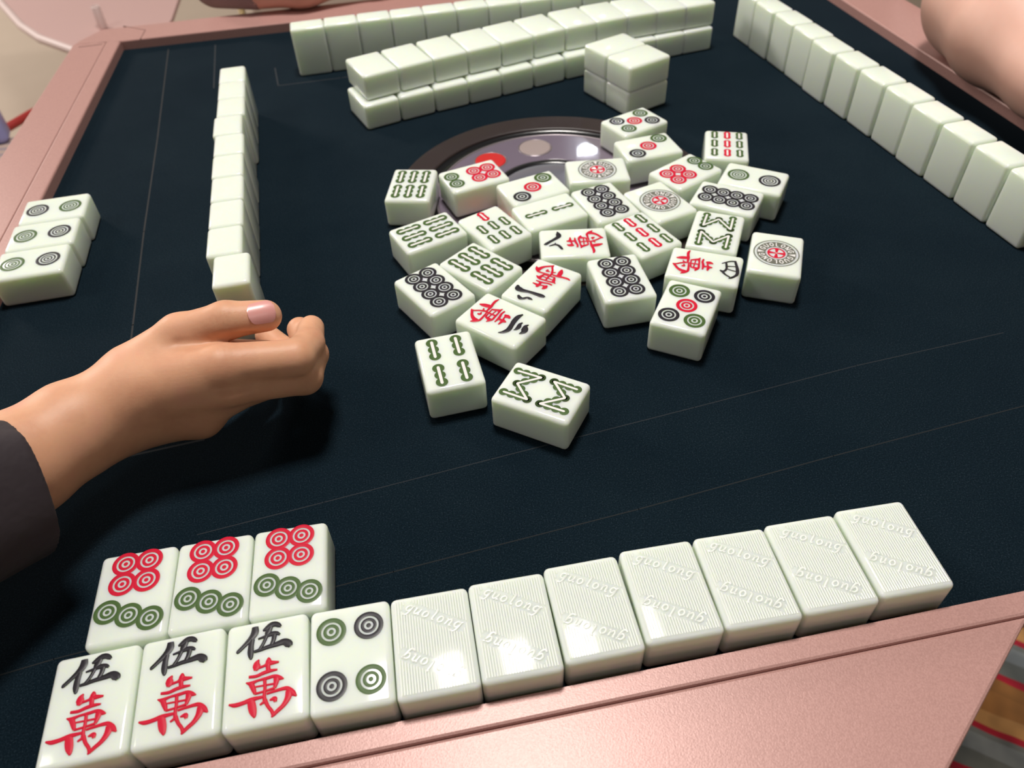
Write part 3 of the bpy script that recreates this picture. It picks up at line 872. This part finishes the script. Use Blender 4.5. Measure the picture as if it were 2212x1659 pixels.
# skin folds over the thumb joint
me_ = person_l.data
for v in me_.vertices:
    q_ = np.array(v.co) / MM
    if 56 < q_[0] < 76 and q_[2] > 62 and q_[1] < 182:
        s_ = q_[0] - 65.5 + 0.10 * (q_[1] - 170) + 0.35 * math.sin(q_[1] * 0.9)
        ang = math.atan2(q_[2] - 67, -(q_[1] - 174.5))
        fade = math.exp(-((ang - 0.75) / 0.55) ** 2)
        dep = sum(a_ * math.exp(-((s_ - c_) / 0.75) ** 2) for c_, a_ in ((-4.4, .35), (-2.0, .6), (0.4, .75), (2.8, .55), (5.0, .3)))
        v.co = (np.array(v.co) - np.array(v.normal) * dep * fade * 0.75 * MM).tolist()
tag(person_l, 'person at the left in a dark sleeve, half-closed hand resting on the velvet', 'person')
def sleeve_fn(P):
    d = cone(P, (-140, -15, 84), (-62, 76, 60), 44, 37)
    d = smin(d, cone(P, (-62, 76, 60), (-12, 116, 39), 37, 29.5), 10)
    n = np.array([0.73, 0.55, -0.30]); n /= np.linalg.norm(n)
    cut = (P - np.array([-19.0, 114.0, 41.5])) @ n
    w_ = 1.6 * np.sin(0.10 * P[..., 0] - 0.13 * P[..., 1] + 0.05 * P[..., 2]) * np.sin(0.07 * P[..., 2] + 0.06 * P[..., 0])
    return np.maximum(d + w_, cut)
sl_o = sdf_obj('sleeve', sleeve_fn, (-200, -75, 1.0), (30, 160, 136), 1.5, M['sleeve'], person_l, 3)
sl_o['label'] = 'loose dark plum sleeve'

# thumbnail: a small curved plate on the thumb tip
def nail(center, along, out, L, Wd, R, parent, name):
    a = Vector(along).normalized(); o_ = Vector(out); o_ = (o_ - a * o_.dot(a)).normalized(); s = a.cross(o_)
    bm = bmesh.new(); grid = []
    NU, NV = 14, 12
    for i in range(NU + 1):
        u_ = -1 + 2 * i / NU
        r_ = []
        for j in range(NV + 1):
            v_ = -1 + 2 * j / NV
            hw = Wd / 2 * (1 - 0.10 * max(0, -u_)) * math.sqrt(max(0.02, 1 - max(0, abs(u_) - 0.55) ** 2 / 0.24))
            x = v_ * hw
            p = Vector(center) + a * (u_ * L / 2) + s * x + o_ * (math.sqrt(max(0.1, R * R - x * x)) - 0.55 * max(0, u_) ** 2)
            r_.append(bm.verts.new(p * MM))
        grid.append(r_)
    for i in range(NU):
        for j in range(NV):
            bm.faces.new((grid[i][j], grid[i + 1][j], grid[i + 1][j + 1], grid[i][j + 1]))
    bmesh.ops.recalc_face_normals(bm, faces=bm.faces)
    return obj(name, bm, M['nail'], parent)
nail((82.0, 175.2, 66.2), (17.7, 4.9, -2), (0.1, -0.62, 0.78), 12.4, 10.8, 8.25, person_l, 'thumbnail')

def simple_hand(P, d, wrist, fwd, side, up, th):
    """relaxed hand blended onto distance d: palm, four bent fingers and a thumb"""
    W_, f_, s_, u_ = (np.array(v, float) for v in (wrist, fwd, side, up))
    at = lambda a, b_, c_: tuple(W_ + f_ * a + s_ * b_ + u_ * c_)
    for b_ in (-24, -8, 8, 22):
        d = smin(d, cone(P, at(0, b_ * 0.45, 0), at(72 - abs(b_ - 2) * 0.2, b_, 2), 14, 10), 9)
    for b_, L_ in ((-25, 34), (-8.5, 40), (8.5, 38), (24, 29)):
        k0, k1, k2, k3 = at(72, b_, 2), at(72 + L_, b_ * 1.05, 4), at(72 + L_ * 1.65, b_ * 1.05, -4), at(72 + L_ * 2.05, b_ * 1.02, -12)
        g = smin(smin(cone(P, k0, k1, 9.6, 8.2), cone(P, k1, k2, 8.2, 7.2), 2), cone(P, k2, k3, 7.2, 6.2), 2)
        d = smin(d, g, 3)
    t0, t1, t2, t3 = at(18, th * 14, -2), at(48, th * 38, -4), at(74, th * 46, -5), at(96, th * 47, -8)
    g = smin(smin(cone(P, t0, t1, 14, 11), cone(P, t1, t2, 10.5, 9), 4), cone(P, t2, t3, 9, 7), 2)
    return smin(d, g, 6)

# person on the right: bare forearm lying on the rail
def arm_r_fn(P):
    d = cone(P, (654, 482, 57), (642, 430, 54), 46, 43)
    d = smin(d, cone(P, (642, 430, 54), (634, 362, 45), 43, 29), 12)
    d = smin(d, cone(P, (634, 362, 45), (622, 285, 40), 29, 22), 12)
    d = smin(d, cone(P, (622, 285, 40), (618, 240, 32), 22, 19), 12)
    d = simple_hand(P, d, (618, 238, 31), (-0.25, -0.968, -0.03), (-0.968, 0.25, 0), (0, 0, 1), 1)
    d = smin(d, cone(P, (654, 482, 58), (790, 590, 130), 45, 52), 14)
    return d
person_r = sdf_obj('person', arm_r_fn, (535, 60, 9.6), (850, 660, 260), 3.0, M['skin_pink'])
person_r.location = (0, 0, TZ)
tag(person_r, 'person at the right in a white top, bare forearm leaning on the rail', 'person')
def top_r_fn(P):
    d = cone(P, (850, 690, 40), (860, 610, 260), 112, 118)
    d = smin(d, cone(P, (752, 566, 116), (850, 640, 180), 62, 84), 20)
    d = smin(d, cone(P, (704, 644, 26), (790, 690, 70), 20, 50), 14)
    w_ = 5 * np.sin(0.05 * P[..., 1] + 0.03 * P[..., 2]) * np.sin(0.04 * P[..., 2] - 0.02 * P[..., 0])
    return np.maximum(np.maximum(d + w_, 683 - P[..., 0]), 11 - P[..., 2])
tp = sdf_obj('top', top_r_fn, (670, 420, -10), (1010, 840, 400), 6.0, M['white_cloth'], person_r)
tp['label'] = 'white short-sleeved top'

# person at the far side: forearm behind the rear rail, grey shorts
def arm_b_fn(P):
    d = cone(P, (26, 775, 33), (75, 772, 34), 23, 24)
    d = smin(d, cone(P, (75, 772, 34), (150, 786, 34), 24, 19), 12)
    d = simple_hand(P, d, (150, 787, 31), (0.97, 0.243, -0.04), (0.243, -0.97, 0), (0, 0, 1), -1)
    return d
person_b = sdf_obj('person', arm_b_fn, (-20, 715, 9.6), (340, 890, 90), 3.0, M['skin_pink'])
person_b.location = (0, 0, TZ)
tag(person_b, 'person behind the far rail, only a blurred bare forearm and grey cuff showing', 'person')
def cuff_b_fn(P):
    d = cone(P, (-14, 790, 36), (30, 776, 35), 26, 26)
    return np.maximum(d, P[..., 0] - 30 + 0.2 * (P[..., 2] - 10))
cf = sdf_obj('cuff', cuff_b_fn, (-60, 735, 0), (60, 835, 80), 2.5, M['grey_cloth'], person_b)
cf['label'] = 'grey cuff'

# ------------------------------------------------------------------ things around the table
def tube(pts, r, m, name, parent=None, n=14):
    bm = bmesh.new()
    P = [Vector(p) * MM for p in pts]
    prev = None
    for i, p in enumerate(P):
        d = (P[min(i + 1, len(P) - 1)] - P[max(0, i - 1)]).normalized()
        ref = Vector((0, 0, 1)) if abs(d.z) < 0.9 else Vector((1, 0, 0))
        u_ = d.cross(ref).normalized(); v_ = d.cross(u_)
        ringv = [bm.verts.new(p + (u_ * math.cos(2 * math.pi * k / n) + v_ * math.sin(2 * math.pi * k / n)) * r * MM) for k in range(n)]
        if prev:
            for k in range(n):
                bm.faces.new((prev[k], prev[(k + 1) % n], ringv[(k + 1) % n], ringv[k]))
        else:
            bm.faces.new(ringv[::-1])
        prev = ringv
    bm.faces.new(prev)
    return obj(name, bm, m, parent)

# pink round-edged side table beyond the left rear corner
M['pink_top'] = mat('pink_table_top', (0.60, 0.385, 0.36), 0.55)
M['pink_rim'] = mat('pale_pink_edging', (0.74, 0.58, 0.55), 0.5)
lounge = empty('side_table', (-0.62, 1.95, 0.0))
tag(lounge, 'pale pink side table with a lighter curved edge, beyond the far left table corner', 'side table')
ZS = 460.0
arc = [(-1040, 2560), (-880, 2250), (-775, 2030), (-727, 1937), (-643, 1782), (-581, 1693), (-493, 1605), (-420, 1556), (-330, 1536)]
poly = [(x + 620, y - 1950) for x, y in arc] + [(-308 + 620, 1729 - 1950), (-311 + 620, 1854 - 1950), (-318 + 620, 2560 - 1950)]
bm = prism(poly, ZS - 9, ZS, 2, 2)
obj('table_top', bm, M['pink_top'], lounge, smooth=False)
bm = prism([(60, 250), (140, 250), (140, 330), (60, 330)], 12, ZS - 9, 4, 2)
obj('column', bm, M['pink_rim'], lounge, smooth=False)
bm = prism([(-60, 130), (230, 130), (230, 450), (-60, 450)], 0, 12, 3, 2)
obj('base', bm, M['pink_rim'], lounge, smooth=False)
E_IN = 17.0
tube([(x + 620 + 4, y - 1950 + 4, ZS - 4) for x, y in arc], 9, M['pink_rim'], 'edging', lounge)
cup = obj('cup', lathe([(0, 0), (8, 0), (9, 3), (9, 44), (8, 46), (7, 45), (7, 6), (0, 4)], n=32), M['pink_rim'])
cup.location = (-0.448, 1.712, ZS * MM)
tag(cup, 'small pale cup standing on the pink side table', 'cup')

# slender metal-legged side chair behind the far rail
M['brass'] = mat('dull_brass', (0.24, 0.165, 0.07), 0.45, **{'Metallic': 0.5})
M['beige_cloth'] = mat('beige_seat_cloth', (0.55, 0.44, 0.37), 0.85)
chair = empty('side_chair', (-0.06, 1.95, 0))
tag(chair, 'beige side chair with thin brass legs behind the far rail', 'chair')
obj('seat', box_bm(-0.085, 0.36, -0.17, 0.26, 0.42, 0.475, 0.02, 3), M['beige_cloth'], chair)
for x, y in ((-97, -213), (345, -185), (345, 245), (-70, 245)):
    tube([(x, y, 470), (x - 3, y - 6, 0)], 7, M['brass'], 'leg', chair)

# small stool with a red frame left of the table, a tissue pack on it
M['red_tube'] = mat('red_lacquer', (0.42, 0.035, 0.03), 0.35)
m = M['stripe'] = mat('striped_seat_cloth', (0.55, 0.42, 0.34), 0.9)
nt, b = nodes(m)
tc = nt.nodes.new('ShaderNodeTexCoord')
wvt = nt.nodes.new('ShaderNodeTexWave')
wvt.bands_direction = 'Y'
wvt.inputs['Scale'].default_value = 16
wvt.inputs['Distortion'].default_value = 3
nt.links.new(tc.outputs['Object'], wvt.inputs['Vector'])
r1 = ramp(nt, wvt.outputs[0], [(0.3, (0.62, 0.46, 0.37)), (0.7, (0.42, 0.33, 0.35))])
nt.links.new(r1.outputs[0], b.inputs['Base Color'])
stool = empty('stool', (-0.62, 1.17, 0))
tag(stool, 'stool with a striped beige cushion and red tube frame, left of the table', 'stool')
obj('cushion', box_bm(-0.20, 0.15, -0.20, 0.065, 0.425, 0.46, 0.015, 3), M['stripe'], stool)
tube([(-230, -110 - 40, 452), (95, 112 - 8, 455), (122, 152, 455), (150, 190, 455)], 7.5, M['red_tube'], 'frame_bar', stool)
for x, y in ((-170, -170), (120, -170), (120, 40), (-170, 40)):
    tube([(x, y, 430), (x * 1.08, y * 1.08, 0)], 9, M['red_tube'], 'leg', stool)
m = M['pack'] = mat('blue_white_wrapper', (0.4, 0.4, 0.7), 0.3)
nt, b = nodes(m)
tc = nt.nodes.new('ShaderNodeTexCoord')
sp = nt.nodes.new('ShaderNodeSeparateXYZ')
nt.links.new(tc.outputs['Generated'], sp.inputs[0])
nz = noise(nt, 26, 2, 0.5)
ad = nt.nodes.new('ShaderNodeMath'); ad.operation = 'MULTIPLY_ADD'
nt.links.new(nz.outputs[0], ad.inputs[0]); ad.inputs[1].default_value = 0.16
nt.links.new(sp.outputs[0], ad.inputs[2])
r1 = ramp(nt, ad.outputs[0], [(0.0, (0.50, 0.48, 0.78)), (0.80, (0.42, 0.42, 0.76)), (0.86, (0.07, 0.10, 0.42)), (0.98, (0.10, 0.20, 0.60)), (1.0, (0.40, 0.42, 0.8))])
nt.links.new(r1.outputs[0], b.inputs['Base Color'])
pk = obj('tissue_pack', box_bm(-0.075, 0.075, -0.022, 0.022, 0, 0.105, 0.010, 3), M['pack'])
pk.location = (-0.572, 1.205, 0.4605)
pk.rotation_euler = (0, 0, math.radians(12))
tag(pk, 'blue and lavender wrapped pack standing on the striped stool', 'pack')

# hanging lamp in the far part of the room (seen mirrored in the console)
M['glow'] = mat('lamp_glow', (0.9, 0.95, 1.0), 0.4)
M['glow'].node_tree.nodes['Principled BSDF'].inputs['Emission Color'].default_value = (0.86, 0.93, 1.0, 1)
M['glow'].node_tree.nodes['Principled BSDF'].inputs['Emission Strength'].default_value = 60.0
pend = empty('pendant_lamp', (1.05, 3.31, TZ + 1.55))
tag(pend, 'hanging lamp of short glowing tubes, mirrored in the round console', 'lamp')
obj('canopy', lathe([(0, 80), (62, 80), (62, 70), (0, 70)], n=32), M['chrome'], pend)
tube([(0, 0, 80), (0, 0, 1230)], 4, M['chrome'], 'cord', pend)
for i in range(6):
    tube([((i - 2.5) * 17, (i % 2) * 8, 69), ((i - 2.5) * 17, (i % 2) * 8, 30 - 8 * (i % 3))], 5.2, M['glow'], 'glowing_tube', pend)
